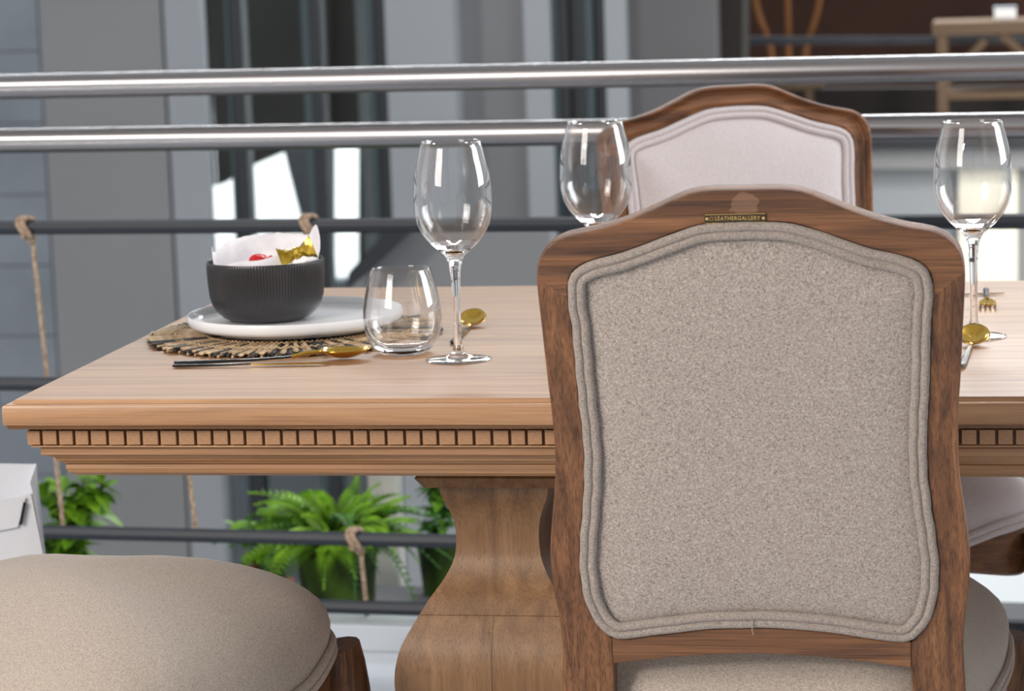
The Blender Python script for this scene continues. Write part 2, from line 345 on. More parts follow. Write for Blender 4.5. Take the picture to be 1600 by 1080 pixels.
q = MB(); q.box(-.045, .045, -.05, .05, 0, p2.z-p.z, .006); bx = q.build('storage_box', M['white']); bx.location = ((p.x+p2.x)/2, 11.75, ct.location.z+a0[1]+.001)
q = MB(); q.box(-.048, .048, -.053, .053, p2.z-p.z, p2.z-p.z+.008, .002); q.build('lid', M['wall_light'], bx)
tag(bx, 'small white box standing on the tan console table', 'box')
cc = empty('cane_chair', (at(1232, 100, 12.2).x, 12.2, at(1232, 175, 12.2).z))
for dx, m_ in ((-.07, 'amber'), (0, 'amber'), (.07, 'amber')):
    q = MB(); q.tube(spline([(dx*2.2, 0, .62), (dx*1.9, .02, .45), (dx*1.2, .03, .3), (dx, 0, .18)]), .014, 6); q.build('back_slat', M[m_], cc)
q = MB(); q.lathe([(.14, .1), (.16, .12), (.16, .16), (.12, .19)], 20); q.build('seat', M['tan'], cc)
for k in range(4):
    a = PI/4+k*PI/2; q = MB(); q.tube([(.12*math.cos(a), .12*math.sin(a), .12), (.16*math.cos(a), .16*math.sin(a), -.25)], .014, 6); q.build('leg', M['tan'], cc)
tag(cc, 'amber cane chair back glimpsed dimly in the dark store', 'chair')

# ============================================================ RAILING
rail = empty('balcony_railing', (-.865, 4.885, 0), RA)
def rbar(name, z, r_, m, n=20, square=False, yo=0):
    q = MB()
    if square: q.box(-2.6, 2.4, yo-r_, yo+r_, z-r_, z+r_, .003)
    else: q.tube([(-2.6, yo, z), (2.4, yo, z)], r_, n)
    return q.build(name, m, rail)
h1 = rbar('handrail', 1.060, .0235, M['steel'], 32); h1['label'] = 'upper polished steel tube'
h2 = rbar('handrail', .958, .0235, M['steel'], 32); h2['label'] = 'lower polished steel tube'
for z in (.793, .492, .203, .072): rbar('crossbar', z, .0135, M['bar'], 8)
for x in (-2.3, 1.9):
    q = MB(); q.box(x-.02, x+.02, -.006, .006, .049, 1.06, .002); q.build('post', M['bar'], rail)
tag(rail, 'balcony railing of two steel tubes above thin charcoal crossbars', 'railing')
def rope(name, zt, zb, px, pxb, label, pyT, pyB):
    """jute rope looped over a crossbar and hanging down behind it"""
    yr = 4.885+.005; A = at(px, pyT, yr); y0 = rail_y(A.x); A = at(px, pyT, y0); B = at(pxb, pyB, y0)
    o = empty(name, (A.x, y0, zt))
    rr = .0185; q = MB()
    q.tube([(0+.006*math.sin(a*2), rr*math.cos(a), rr*math.sin(a)+.0) for a in [2*PI*i/20 for i in range(20)]], .0052, 8, closed=True)
    q.tube([(.010+.006*math.sin(a*2), rr*math.cos(a), rr*math.sin(a)) for a in [2*PI*i/20 for i in range(20)]], .0052, 8, closed=True); q.build('loop', M['rope'], o)
    q = MB(); dx = (B.x-A.x); dz = zb-zt; n = 24
    P = [(.012+dx*i/n, .012+.02*i/n, -.014+(dz)*i/n) for i in range(n+1)]
    q.tube(P, .0042, 8)
    for ph in (0, PI):
        q.tube([(p[0]+.0022*math.cos(i*2.2+ph), p[1]+.0022*math.sin(i*2.2+ph), p[2]) for i, p in enumerate([Vector(P[0]).lerp(Vector(P[-1]), j/90) for j in range(91)])], .0033, 6)
    q.build('cord', M['rope'], o)
    q = MB(); q.lathe([(.004, -.032), (.0085, -.028), (.0095, -.02), (.006, -.012)], 12, (.012, .008, 0)); q.build('knot', M['rope'], o)
    return tag(o, label, 'rope')
rope('jute_rope', .793, .22, 36, 78, 'long jute rope hanging from the upper charcoal crossbar at far left', 348, 780)
rope('jute_rope', .793, .5, 478, 498, 'jute rope tied to the crossbar just above the black bowl', 341, 600)
rope('jute_rope', .492, .21, 265, 291, 'jute rope hanging in the gap below the table, left of the fern', 605, 845)
rope('jute_rope', .203, -.03, 551, 563, 'jute rope knotted on the lowest crossbar in front of the mossy fern pot', 858, 975)

# ============================================================ PLANTS
def frond_mesh(L_, wmax, nl, droop, mm, nm):
    q = MB()
    pts = [Vector((L_*t*(1-.18*t*droop), 0, L_*(.75*t-1.05*droop*t*t))) for t in [i/nl for i in range(nl+1)]]
    q.tube(pts[::2], .0018, 4)
    for i in range(2, nl+1):
        t = i/nl; p = pts[i]; wd = wmax*math.sin(PI*min(1, .12+t*.86))**.7*(1 if t < .95 else .5)
        for s in (-1, 1):
            tip = p+Vector((wd*.35, s*wd, -wd*.25)); e1 = p+Vector((.5*L_/nl, s*wd*.35, .004)); e0 = p+Vector((-.35*L_/nl, s*wd*.35, .002))
            q.add([p, e0, tip, e1], [(0, 1, 2), (0, 2, 3)])
    me = q.build(nm, mm, None); d = me.data; bpy.data.objects.remove(me); return d
FR = [frond_mesh(.19, .028, 20, 1.0, M['leaf'], 'frond'), frond_mesh(.16, .024, 18, .6, M['leaf'], 'frond'), frond_mesh(.20, .026, 20, 1.4, M['leaf_dark'], 'frond'), frond_mesh(.13, .02, 16, .3, M['leaf'], 'frond')]
def leaf_mesh(L_, W, mm):
    q = MB(); V = []; Fc = []; n = 6
    for i in range(n+1):
        t = i/n; wd = W*math.sin(PI*t)**.8*(1-.25*t)+.0008; z = L_*(.5*t-.7*t*t); x = L_*t
        V += [(x, -wd, z), (x, 0, z-.15*wd), (x, wd, z)]
    for i in range(n): Fc += [(3*i, 3*i+1, 3*i+4, 3*i+3), (3*i+1, 3*i+2, 3*i+5, 3*i+4)]
    q.add(V, Fc); o = q.build('leaf', mm); d = o.data; bpy.data.objects.remove(o); return d
LF = [leaf_mesh(.07, .016, M['leaf']), leaf_mesh(.05, .014, M['leaf']), leaf_mesh(.06, .013, M['leaf_dark'])]
def put(me, name, par, loc, rz, rx, s):
    o = link(name, me, par); o.location = loc; o.rotation_euler = (rx, 0, rz); o.scale = (s, s, s); return o
fz = -.118
fern = empty('potted_fern', (at(528, 900, 5.35).x, 5.35, fz))
q = MB(); q.lathe([(.03, 0), (.060, 0), (.068, .03), (.076, .10), (.080, .185), (.083, .19), (.083, .2), (.072, .2), (.07, .185), (.02, .18)], 28, rf=lambda r, z, a: r*(1+.03*math.sin(a*7+z*40)))
q.build('pot', M['moss'], fern)
for i in range(120):
    a = i*2.39996+random.uniform(-.2, .2); k = random.choice((0, 1, 2, 0, 3, 1)); t = i/120
    o = put(FR[k], 'frond', fern, (.03*math.cos(a), .03*math.sin(a), .19), a, 0, random.uniform(.75, 1.2))
    o.rotation_euler = (random.uniform(-.3, .3), -random.uniform(-.02, 1.2)*(1-t*.3)-.05, a)
tag(fern, 'bushy green fern in a dark mossy pot behind the railing, centre', 'plant', None)
def bush(px, Y, z0, h, sp, n, label, cat='plant', pot='concrete', lf=(0, 1, 2), pr=.05, sc=1.0):
    o = empty('potted_plant', (at(px, 860, Y).x, Y, z0))
    q = MB(); q.lathe([(pr*.7, 0), (pr*.8, 0), (pr, .10), (pr*1.06, .105), (pr*1.06, .115), (pr*.9, .115), (pr*.3, .105)], 22); q.build('pot', M[pot], o)
    ns = 9
    stems = []
    for k in range(ns):
        a = k*2.4; tip = Vector((sp*math.cos(a)*random.uniform(.3, 1), sp*.6*math.sin(a)*random.uniform(.3, 1), .11+h*random.uniform(.5, 1)))
        P = spline([(0, 0, .1), (tip.x*.35, tip.y*.35, .1+(tip.z-.1)*.6), tuple(tip)], 6); stems.append(P)
        q = MB(); q.tube(P, .0018, 5); q.build('stem', M['leaf_dark'], o)
    for i in range(n):
        P = random.choice(stems); p = P[random.randint(2, len(P)-1)]
        l = put(LF[random.choice(lf)], 'leaf', o, p, random.uniform(0, 2*PI), random.uniform(-.5, .5), random.uniform(.7, 1.3)*sc)
        l.rotation_euler.y = random.uniform(-.9, .5)
    return tag(o, label, cat)
lp = bush(108, 5.25, -.118, .27, .085, 260, 'leafy green plant behind the railing beside the white bag', pot='moss', lf=(0, 1), sc=.9)
bl = put(LF[0], 'leaf', lp, (-.045, -.33, .245), -1.9, .3, 1.1); bl.rotation_euler = (0, .9, -1.7)
bush(425, 5.6, -.118, .12, .10, 70, 'low green plant left of the mossy fern pot, with pink flowers', pot='moss', lf=(0, 1), pr=.03)
bush(688, 5.80, -.118, .27, .06, 180, 'dark ivy plant between the fern pot and the table pedestal', pot='moss', lf=(2, 1, 2), sc=.8)
bush(1560, 7.2, -.118, .55, .22, 160, 'blurred green shrub beyond the railing at the right edge', pot='concrete', lf=(2, 0), pr=.12, sc=1.6).location.z = -.35
p = at(600, 900, 6.0); q = MB(); q.box(-.034, .034, -.034, .034, -.5, .4, .006); cp = q.build('concrete_post', M['concrete']); cp.location = (p.x, 6.05, 0)
q = MB(); q.box(-.04, .04, -.04, .04, -.6, -.5, .006); q.build('base', M['concrete'], cp)
tag(cp, 'weathered pale post standing behind the fern pot', 'post')
p = at(428, 905, 5.6)
for i, (px, py) in enumerate(((400, 893), (436, 886), (445, 915))):
    p = at(px, py, 5.62); q = MB(); n = 5; V = []; Fc = []
    q.lathe([(.002, -.012), (.014, -.002), (.02, .012), (.016, .016), (.004, .006)], 15, rf=lambda r, z, a: r*(1+.22*math.cos(5*a)))
    f_ = q.build('pink_flower', M['pink']); f_.location = p; q = MB(); q.tube([(0, 0, -.012), (.004, .01, -.06), (0, .02, p.z*-1-.11)], .0015, 5); q.build('stem', M['leaf_dark'], f_)
    tag(f_, ('leftmost pink bloom below the lowest crossbar', 'upper pink bloom left of the mossy pot', 'lowest pink bloom nearest the mossy pot')[i], 'flower', 'pink blooms behind the railing')

# ============================================================ CHAIR
LEAN = math.radians(8); ZB = .4674
H_OUT = [(0, .574), (.037, .574), (.064, .570), (.094, .557), (.128, .543), (.165, .532), (.195, .526), (.213, .517), (.224, .503), (.2285, .482), (.228, .455), (.226, .42), (.223, .365), (.220, .32), (.2195, .265), (.2255, .21), (.2305, .165), (.2295, .122), (.2245, .085), (.2225, .05), (.2245, .0), (.226, -.05)]
H_IN = [(0, .540), (.043, .538), (.070, .531), (.100, .520), (.130, .509), (.165, .500), (.183, .492), (.193, .479), (.1950, .455), (.192, .42), (.190, .36), (.187, .31), (.1865, .265), (.1905, .22), (.196, .175), (.1975, .14), (.193, .105), (.184, .083), (.172, .068), (.160, .062), (.14, .063), (.10, .069), (.05, .075), (0, .077)]
def BP(u, v, wd):      # chair-back coordinates -> chair coordinates
    return Vector((u, -v*math.sin(LEAN)+wd*math.cos(LEAN), ZB+v*math.cos(LEAN)+wd*math.sin(LEAN)))
PROF = [(0, .003), (.02, .001), (.06, 0), (.96, 0), (.99, .001), (1, .003), (1, .029), (.97, .032), (.90, .033), (.84, .030), (.80, .0275), (.70, .026), (.45, .0265), (.36, .029), (.30, .0275), (.24, .030), (.16, .035), (.07, .034), (.02, .030), (0, .026)]
def loft(O, I, prof, name, m, parent, caps=True):
    V = []; n = len(prof)
    for o, i in zip(O, I):
        for s, wd in prof: V.append(BP(o[0]+(i[0]-o[0])*s, o[1]+(i[1]-o[1])*s, wd))
    Fc = [(a*n+k, a*n+(k+1) % n, (a+1)*n+(k+1) % n, (a+1)*n+k) for a in range(len(O)-1) for k in range(n)]
    if caps: Fc += [tuple(range(n)), tuple(range((len(O)-1)*n, len(O)*n))]
    return mk(name, V, Fc, m, parent, True, 32)
def seat_out(a):       # plan outline of the seat, angle -> (x, y); front is +y
    c, s_ = math.cos(a), math.sin(a); e = 2/4.3
    x = math.copysign(abs(c)**e, c); y = math.copysign(abs(s_)**e, s_)
    hw = .255+.037*y; 
    yy = .26+.245*y+(.012*(1-x*x) if y > 0 else 0)
    return x*hw, yy
def pipz(a):           # serpentine hem height
    c, s_ = math.cos(a), math.sin(a)
    cor = abs(math.sin(2*a))**1.5
    return .414+.018*cor - .007*math.cos(8*a)*(1-cor)
def make_chair(front_linen, back_linen, seat_linen, worn=False):
    root = empty('dining_chair')
    out = [Vector((x, y, 0)) for x, y in H_OUT]; inn = [Vector((x, y, 0)) for x, y in H_IN]
    so = spline(out, 6); si = spline(inn, 6)
    # crest rail: from joint at v=.472 across the top; outer/inner matched piecewise
    def part(P, i0, i1, n): return resample(P[i0*6:i1*6+1], n)
    JO, JI = 9, 8                                                  # joint indices in the half outlines
    segs = [(0, 1, 0, 1, 6), (1, 6, 1, 5, 16), (6, JO, 5, JI, 16)]
    O = []; I = []
    for a, b, c, d, n in segs:
        o_, i_ = part(so, a, b, n), part(si, c, d, n)
        if O: o_, i_ = o_[1:], i_[1:]
        O += o_; I += i_
    Ofull = [(-p.x, p.y) for p in O[::-1]]+[(p.x, p.y) for p in O[1:]]
    Ifull = [(-p.x, p.y) for p in I[::-1]]+[(p.x, p.y) for p in I[1:]]
    loft(Ofull, Ifull, PROF, 'crest_rail', M['chair_worn'] if worn else M['chair_h'], root)
    # stiles with the rear legs
    jo, ji = O[-1], I[-1]
    for s in (-1, 1):
        vo = [p for p in so if p.y < jo.y+1e-6]; vi = [p for p in si if p.y < ji.y+1e-6 and p.x > .158]
        O2 = [jo]; I2 = [ji]; n = 46
        def xat(P, v):
            for i in range(len(P)-1):
                if P[i].y >= v >= P[i+1].y: return P[i].x+(P[i+1].x-P[i].x)*(P[i].y-v)/max(P[i].y-P[i+1].y, 1e-9)
            return P[-1].x
        O3 = []; I3 = []
        for k in range(n+1):
            t = k/n; vO = jo.y+(-.05-jo.y)*t; vI = ji.y+(-.05-ji.y)*t
            xi = xat(vi, vI) if vI > .0635 else (.1655 if vI > .02 else .1655+.004*(.02-vI)/.07)
            O3.append((s*xat(vo, vO), vO)); I3.append((s*xi, vI))
        O3[0] = (s*jo.x, jo.y); I3[0] = (s*ji.x, ji.y)
        loft(O3, I3, PROF, 'stile', M['chair_v'], root)
        # rear leg below the seat, raking backwards
        q = MB(); V = []; Fc = []; N_ = 10
        for k in range(N_+1):
            t = k/N_; c0 = BP(s*.196, -.05, .016); c1 = Vector((s*.185, -.075, 0)); c = c0.lerp(c1, t); c.y += .03*math.sin(PI*t)+.0
            hx = .029-.012*t; hy = .018-.002*t
            V += [c+Vector((a*hx, b*hy, 0)) for a, b in ((-1, -1), (1, -1), (1, 1), (-1, 1))]
        for k in range(N_):
            for j in range(4): Fc.append((4*k+j, 4*k+(j+1) % 4, 4*k+4+(j+1) % 4, 4*k+4+j))
        Fc += [(0, 1, 2, 3), tuple(range(4*N_, 4*N_+4))]; q.add(V, Fc); q.build('rear_leg', M['chair_v'], root, True, 30)
    # bottom rail of the back
    xs = [-.1655+.331*i/24 for i in range(25)]
    def top_v(x):
        P = [p for p in si if p.y < .08]; P = P[::-1]; x = abs(x)
        for i in range(len(P)-1):
            if P[i].x <= x <= P[i+1].x: return P[i].y+(P[i+1].y-P[i].y)*(x-P[i].x)/max(P[i+1].x-P[i].x, 1e-9)
        return .062
    def bot_v(x): return .030+.0145*math.cos(min(abs(x)/.166, 1)*PI/2)
    loft([(x, top_v(x)-.001) for x in xs], [(x, bot_v(x)) for x in xs], PROF, 'bottom_rail', M['chair_h'], root)
    # upholstered panel, domed slightly on both sides
    full = [Vector((p.x, p.y, 0)) for p in si]+[Vector((-p.x, p.y, 0)) for p in si[::-1][1:-1]]
    full = resample(full+[full[0]], 161)[:-1]
    nf = len(full)
    def inset(d):
        o_ = []
        for i in range(nf):
            a, b = full[i-2], full[(i+2) % nf]; t = (b-a).normalized(); nrm = Vector((t.y, -t.x, 0))
            o_.append(full[i]+nrm*d)
        return o_
    ctr = Vector((0, .29, 0)); base = inset(.016)
    def panel(name, sign, w0, dome, m):
        V = []; Fc = []; R = [1, .985, .96, .92, .86, .76, .62, .45, .25]
        for r_ in R:
            for p in base:
                c = ctr+(p-ctr)*r_; V.append(BP(c.x, c.y, w0+sign*dome*(1-r_**7)))
        V.append(BP(0, .29, w0+sign*dome)); L_ = len(R)
        for a in range(L_-1):
            for k in range(nf): Fc.append((a*nf+k, a*nf+(k+1) % nf, (a+1)*nf+(k+1) % nf, (a+1)*nf+k))
        for k in range(nf): Fc.append(((L_-1)*nf+k, (L_-1)*nf+(k+1) % nf, L_*nf))
        return mk(name, V, Fc, m, root, True, 60)
    panel('back_panel', -1, .004, .0075, back_linen)
    panel('backrest', 1, .030, .020, front_linen)
    for d, wz, nm in ((.0050, -.0012, 'piping'), (.0140, -.0012, 'piping')):
        q = MB(); q.tube([BP(p.x+.0005*math.sin(i*1.7), p.y, wz+.0006*math.sin(i*.9)) for i, p in enumerate(inset(d))], .0052, 10, closed=True); q.build(nm, M['piping'], root)
    for d in (.0050, .0140):
        q = MB(); q.tube([BP(p.x, p.y, .034) for p in inset(d)], .0050, 8, closed=True); q.build('piping', front_linen, root)
    # seat cushion
    n = 144; A = [2*PI*k/n for k in range(n)]
    V = []; Fc = []; rows = [(1.0, 0), (1.008, .07), (1.010, .15), (1.000, .24), (.978, .33), (.940, .42), (.885, .52), (.81, .62), (.71, .725), (.59, .82), (.45, .90), (.28, .965), (.12, .995)]
    for sc, hh in rows:
        for a in A:
            x, y = seat_out(a); zp = pipz(a); H = .556
            V.append((x*sc, .26+(y-.26)*sc, zp*(1-hh)+H*hh))
    V.append((0, .26, .556)); R_ = len(rows)
    for r_ in range(R_-1):
        for k in range(n): Fc.append((r_*n+k, r_*n+(k+1) % n, (r_+1)*n+(k+1) % n, (r_+1)*n+k))
    for k in range(n): Fc.append(((R_-1)*n+k, (R_-1)*n+(k+1) % n, R_*n))
    mk('seat', V, Fc, seat_linen, root, True, 80)
    for dz, ro in ((-.0035, .0035), (-.0135, .0045)):
        q = MB(); q.tube([(seat_out(a)[0]*(1+ro/.28), .26+(seat_out(a)[1]-.26)*(1+ro/.26), pipz(a)+dz) for a in A], .0056, 8, closed=True); q.build('seat_piping', seat_linen, root)
    # show-wood apron, scooped along each side
    V = []; Fc = []
    for a in A:
        x, y = seat_out(a); c = abs(math.sin(2*a))
        for k, (ro, zz) in enumerate(((.996, pipz(a)-.018), (1.0, pipz(a)-.03), (1.0, .372-.03*c), (.985, .368-.03*c), (.90, .37-.03*c), (.90, .41))):
            V.append((x*ro, .26+(y-.26)*ro, zz))
    m6 = 6
    for k in range(n):
        for j in range(m6): Fc.append((k*m6+j, k*m6+(j+1) % m6, ((k+1) % n)*m6+(j+1) % m6, ((k+1) % n)*m6+j))
    mk('apron', V, Fc, M['chair_h'], root, True, 40)
    for s in (-1, 1):      # cabriole front legs
        P = spline([(s*.262, .478, .405), (s*.272, .49, .33), (s*.270, .49, .25), (s*.252, .472, .15), (s*.245, .465, .07), (s*.252, .473, .02), (s*.258, .48, 0)], 5)
        Rr = []
        for i in range(len(P)):
            t = i/(len(P)-1); Rr.append(.032-.002*t if t < .1 else max(.0155, .034-.034*t) if t < .75 else .0155+(.008 if t > .9 else 0))
        q = MB(); q.tube(P, Rr, 14); q.build('front_leg', M['chair_v'], root)
    return root
CH = (-.2662, 2.98)
near = make_chair(M['linen_front'], M['linen'], M['linen_seat'], True)
near.location = (CH[0], CH[1], 0)
tag(near, 'carved oak dining chair nearest the camera, seen from behind with taupe panel', 'chair', 'upholstered oak dining chairs')
# brass name plate, screws, lettering
pl = MB(); 
def plate_pt(u, v, wd): return BP(u, v, wd)
tilt = .010
V = []
for wd in (-.0018, .0005):
    for (u, v) in ((-.0438, .5385), (.0212, .5390), (.0214, .5493), (-.0436, .5488)): V.append(BP(u, v, wd))
pl.add(V, [(0, 1, 2, 3), (4, 5, 6, 7), (0, 1, 5, 4), (1, 2, 6, 5), (2, 3, 7, 6), (3, 0, 4, 7)]); plo = pl.build('name_plate', M['brass'], near, False)
plo['label'] = 'small brass plate stamped with raised capital letters'
rim = MB(); rim.tube([BP(u, v, -.0019) for u, v in ((-.0434, .5389), (.0208, .5394), (.021, .5489), (-.0432, .5484))], .0003, 6, closed=True); rim.build('rim', M['brass_bright'], plo)
for u in (-.0413, .0187):
    q = MB(); c = BP(u, .5440, -.0018); q.lathe([(.0001, -.0013), (.0011, -.0010), (.0016, 0), (.0016, .0004)], 14); s_ = q.build('screw', M['brass_bright'], plo)
    s_.matrix_local = Matrix.Translation(c) @ Matrix.Rotation(math.radians(-90)+LEAN, 4, 'X') @ Matrix.Rotation(PI, 4, 'X')
tcu = bpy.data.curves.new('lettering', 'FONT'); tcu.body = 'LEATHERGALLERY'; tcu.size = .0062; tcu.extrude = .0004; tcu.align_x = 'CENTER'; tcu.align_y = 'CENTER'; tcu.space_character = 1.12
to = bpy.data.objects.new('tmp', tcu); col.objects.link(to); bpy.context.view_layer.update()
tm = bpy.data.meshes.new_from_object(to.evaluated_get(bpy.context.evaluated_depsgraph_get())); bpy.data.objects.remove(to)
wtxt = max(v.co.x for v in tm.vertices)-min(v.co.x for v in tm.vertices); k = .0478/wtxt
for v in tm.vertices:
    c = v.co.copy(); q_ = BP(-.0087+c.x*k, .5441+c.y*.95, -.0022+c.z*.9); v.co = q_
tm.materials.clear(); tm.materials.append(M['brass_bright']); lt = link('lettering', tm, plo)
q = MB(); cu, cv = -.0366, .5440
q.tube([BP(cu+a*.0016, cv+b*.0016, -.0021) for a, b in ((-1, -1), (1, -1), (1, 1), (-1, 1))], .00035, 5, closed=True); q.build('emblem', M['brass_bright'], plo)
# loose thread where the piping ends meet
q = MB(); q.tube(spline([BP(-.007, .088, -.006), BP(-.0065, .082, -.0085), BP(-.0075, .077, -.0075), BP(-.0065, .070, -.006)], 5), .0006, 5)
q.tube(spline([BP(-.050, .083, -.006), BP(-.046, .0865, -.008), BP(-.042, .083, -.006)], 5), .0003, 5); q.build('thread', M['piping'], near)

pal = make_chair(M['linen_front'], M['linen'], M['linen_front'])
pal.name = 'dining_chair'
tag(pal, 'oak dining chair facing us across the table, linen backrest coloured as brightly lit', 'chair', 'upholstered oak dining chairs')
pal.location = (-.400, 4.40, 0); pal.rotation_euler.z = PI+math.radians(26); pal.scale = (1.02,)*3
left = copy_tree(near); left.name = 'dining_chair'
for ch in list(left.children):
    if ch.name.startswith(('name_plate', 'thread')):
        for g_ in list(ch.children): bpy.data.objects.remove(g_)
        bpy.data.objects.remove(ch)
left['label'] = 'oak dining chair turned sideways at lower left, only its taupe seat showing'
left.rotation_euler.z = math.radians(-100)
left.scale = (1.05,)*3
cr_ = 1.05*Matrix.Rotation(math.radians(-100), 3, 'Z') @ Vector((-.28, .485, 0))
left.location = (-.8258-cr_.x, 3.3196-cr_.y, 0)

# ============================================================ TABLE
table = empty('dining_table', (-.0, 3.156, 0))
TX0, TX1, TY0, TY1 = -1.186, 1.40, 3.156, 4.192
def ring(prof, name, m, ox=0):
    """moulding run round all four sides with mitred corners; prof: (inset from the top's edge, z)"""
    V = []; Fc = []; n = len(prof)
    for (sx, sy) in ((0, 0), (1, 0), (1, 1), (0, 1)):
        for (i, z) in prof:
            V.append(((TX0+i if sx == 0 else TX1-i), (TY0+i if sy == 0 else TY1-i)-3.156, z))
    for c in range(4):
        d = (c+1) % 4
        for k in range(n-1): Fc.append((c*n+k, c*n+k+1, d*n+k+1, d*n+k))
    Fc += [tuple(c*n for c in range(4)), tuple(c*n+n-1 for c in range(4))]
    return mk(name, V, Fc, m, table, True, 25)
ring([(0, .770), (-.0015, .7675), (-.003, .7655), (-.0095, .7650), (-.012, .7638), (-.0130, .7610), (-.0130, .7420), (-.0120, .7398), (-.010, .7390), (.002, .7385)], 'tabletop', M['table_h'])
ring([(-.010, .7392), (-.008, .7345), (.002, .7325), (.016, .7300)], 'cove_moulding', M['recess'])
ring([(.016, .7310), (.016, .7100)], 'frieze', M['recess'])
ring([(.016, .7115), (.012, .7105), (.012, .7085), (.0225, .7075), (.021, .7050), (.021, .6975), (.023, .6960)], 'bead_moulding', M['table_h'])
ring([(.023, .6965), (.030, .6955), (.030, .6925), (.034, .6915), (.036, .6870), (.0395, .6862), (.041, .6830), (.046, .6815)], 'cove_moulding', M['table_h'])
ring([(.046, .6820), (.0445, .6805), (.0440, .6760), (.047, .6700), (.055, .6650), (.068, .6635), (.12, .6635)], 'apron', M['table_h'])
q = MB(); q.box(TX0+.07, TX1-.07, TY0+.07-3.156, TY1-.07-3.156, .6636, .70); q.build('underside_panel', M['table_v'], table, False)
# dentils: one shared block, placed one by one
q = MB(); q.box(-.5, .5, -.5, .5, -.5, .5, .04); dm = q.build('dentil', M['dentil'], table, True, 30); dm_data = dm.data; bpy.data.objects.remove(dm)
def dentil(x, y, sx, sy):
    o = link('dentil', dm_data, table); o.location = (x, y, .7210+random.uniform(-.0002, .0002)); o.scale = (sx, sy, .0172)
x = TX0+.0095; yf = TY0-3.156+.0125
while x < TX1-.03:
    p_ = random.uniform(.0197, .0232); wd = p_-.0036
    dentil(x+wd/2, yf, wd, .009); x += p_
y = TY0-3.156+.012
while y < TY1-3.156-.03:
    p_ = .0215; dentil(TX0+.0125, y+.009+.006, .009, p_-.0036); y += p_
# pedestals: square vases of figured oak
def pedestal(cx):
    cy = 3.674-3.156
    prof = [(.082, .6636), (.082, .660), (.0925, .6475), (.083, .6345), (.082, .6335)]
    q = MB(); V = []; Fc = []
    for hx, z in prof:
        hy = hx+.30; V += [(cx+a*hx, cy+b*hy, z) for a, b in ((-1, -1), (1, -1), (1, 1), (-1, 1))]
    for k in range(len(prof)-1):
        for j in range(4): Fc.append((4*k+j, 4*k+(j+1) % 4, 4*k+4+(j+1) % 4, 4*k+4+j))
    Fc += [(0, 1, 2, 3), tuple(range(4*len(prof)-4, 4*len(prof)))]; q.add(V, Fc)
    cap = q.build('capital', M['table_v'], ped, False)
    sil = [(.069, .634), (.0688, .625), (.0665, .614), (.0605, .600), (.0560, .587), (.0538, .575), (.053, .560), (.0540, .545), (.0575, .530), (.068, .510), (.0856, .486), (.101, .461), (.115, .436), (.1215, .414), (.1240, .392), (.1225, .365), (.117, .335), (.107, .30), (.094, .262), (.083, .225), (.079, .19), (.079, .15)]
    sil = spline([(a, b, 0) for a, b in sil], 4)
    def block(z_lo, z_hi, name, xr=(-1, 1)):
        P = [p for p in sil if z_lo+3e-4 < p.y < z_hi-3e-4]; V = []; Fc = []
        for ze, ins in ((z_lo, len(P)), (z_hi, 0)):
            if ze == cut: P.insert(ins, Vector((cutx, ze+(.0003 if ze == z_lo else -.0003), 0)))
        for p in P:
            hy = p.x+.285; c = .004
            for a, b in ((-1+.0, -1), (1, -1), (1, 1), (-1, 1)):
                V.append((cx+(xr[0] if a < 0 else xr[1])*p.x, cy+b*hy, p.y))
        for k in range(len(P)-1):
            for j in range(4): Fc.append((4*k+j, 4*k+(j+1) % 4, 4*k+4+(j+1) % 4, 4*k+4+j))
        Fc += [(0, 1, 2, 3), tuple(range(4*len(P)-4, 4*len(P)))]
        mk(name, V, Fc, M['table_v'], ped, True, 25)
    zs = [p.y for p in sil]; cut = .4705; kk = [i for i in range(len(sil)-1) if sil[i].y >= cut > sil[i+1].y][0]; cutx = sil[kk].x+(sil[kk+1].x-sil[kk].x)*(sil[kk].y-cut)/(sil[kk].y-sil[kk+1].y)
    block(cut, .64, 'neck_block'); block(.14, cut, 'belly_block', (-1, -.002)); block(.14, cut, 'belly_block', (.002, 1))
    q = MB(); q.box(cx-.10, cx+.10, cy-.42, cy+.42, .10, .15, .008); q.build('plinth', M['table_v'], ped); q = MB(); q.box(cx-.12, cx+.12, cy-.45, cy-.25, 0, .10, .02); q.build('foot', M['table_v'], ped)
    q = MB(); q.box(cx-.12, cx+.12, cy+.25, cy+.45, 0, .10, .02); q.build('foot', M['table_v'], ped)
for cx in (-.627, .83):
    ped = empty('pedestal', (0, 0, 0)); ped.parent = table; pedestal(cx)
q = MB(); q.box(-.54, .75, 3.674-3.156-.03, 3.674-3.156+.03, .16, .24, .006); q.build('stretcher', M['table_v'], table)
tag(table, 'long oak dining table with dentil frieze and vase-shaped pedestal legs', 'table')
TZ = .770

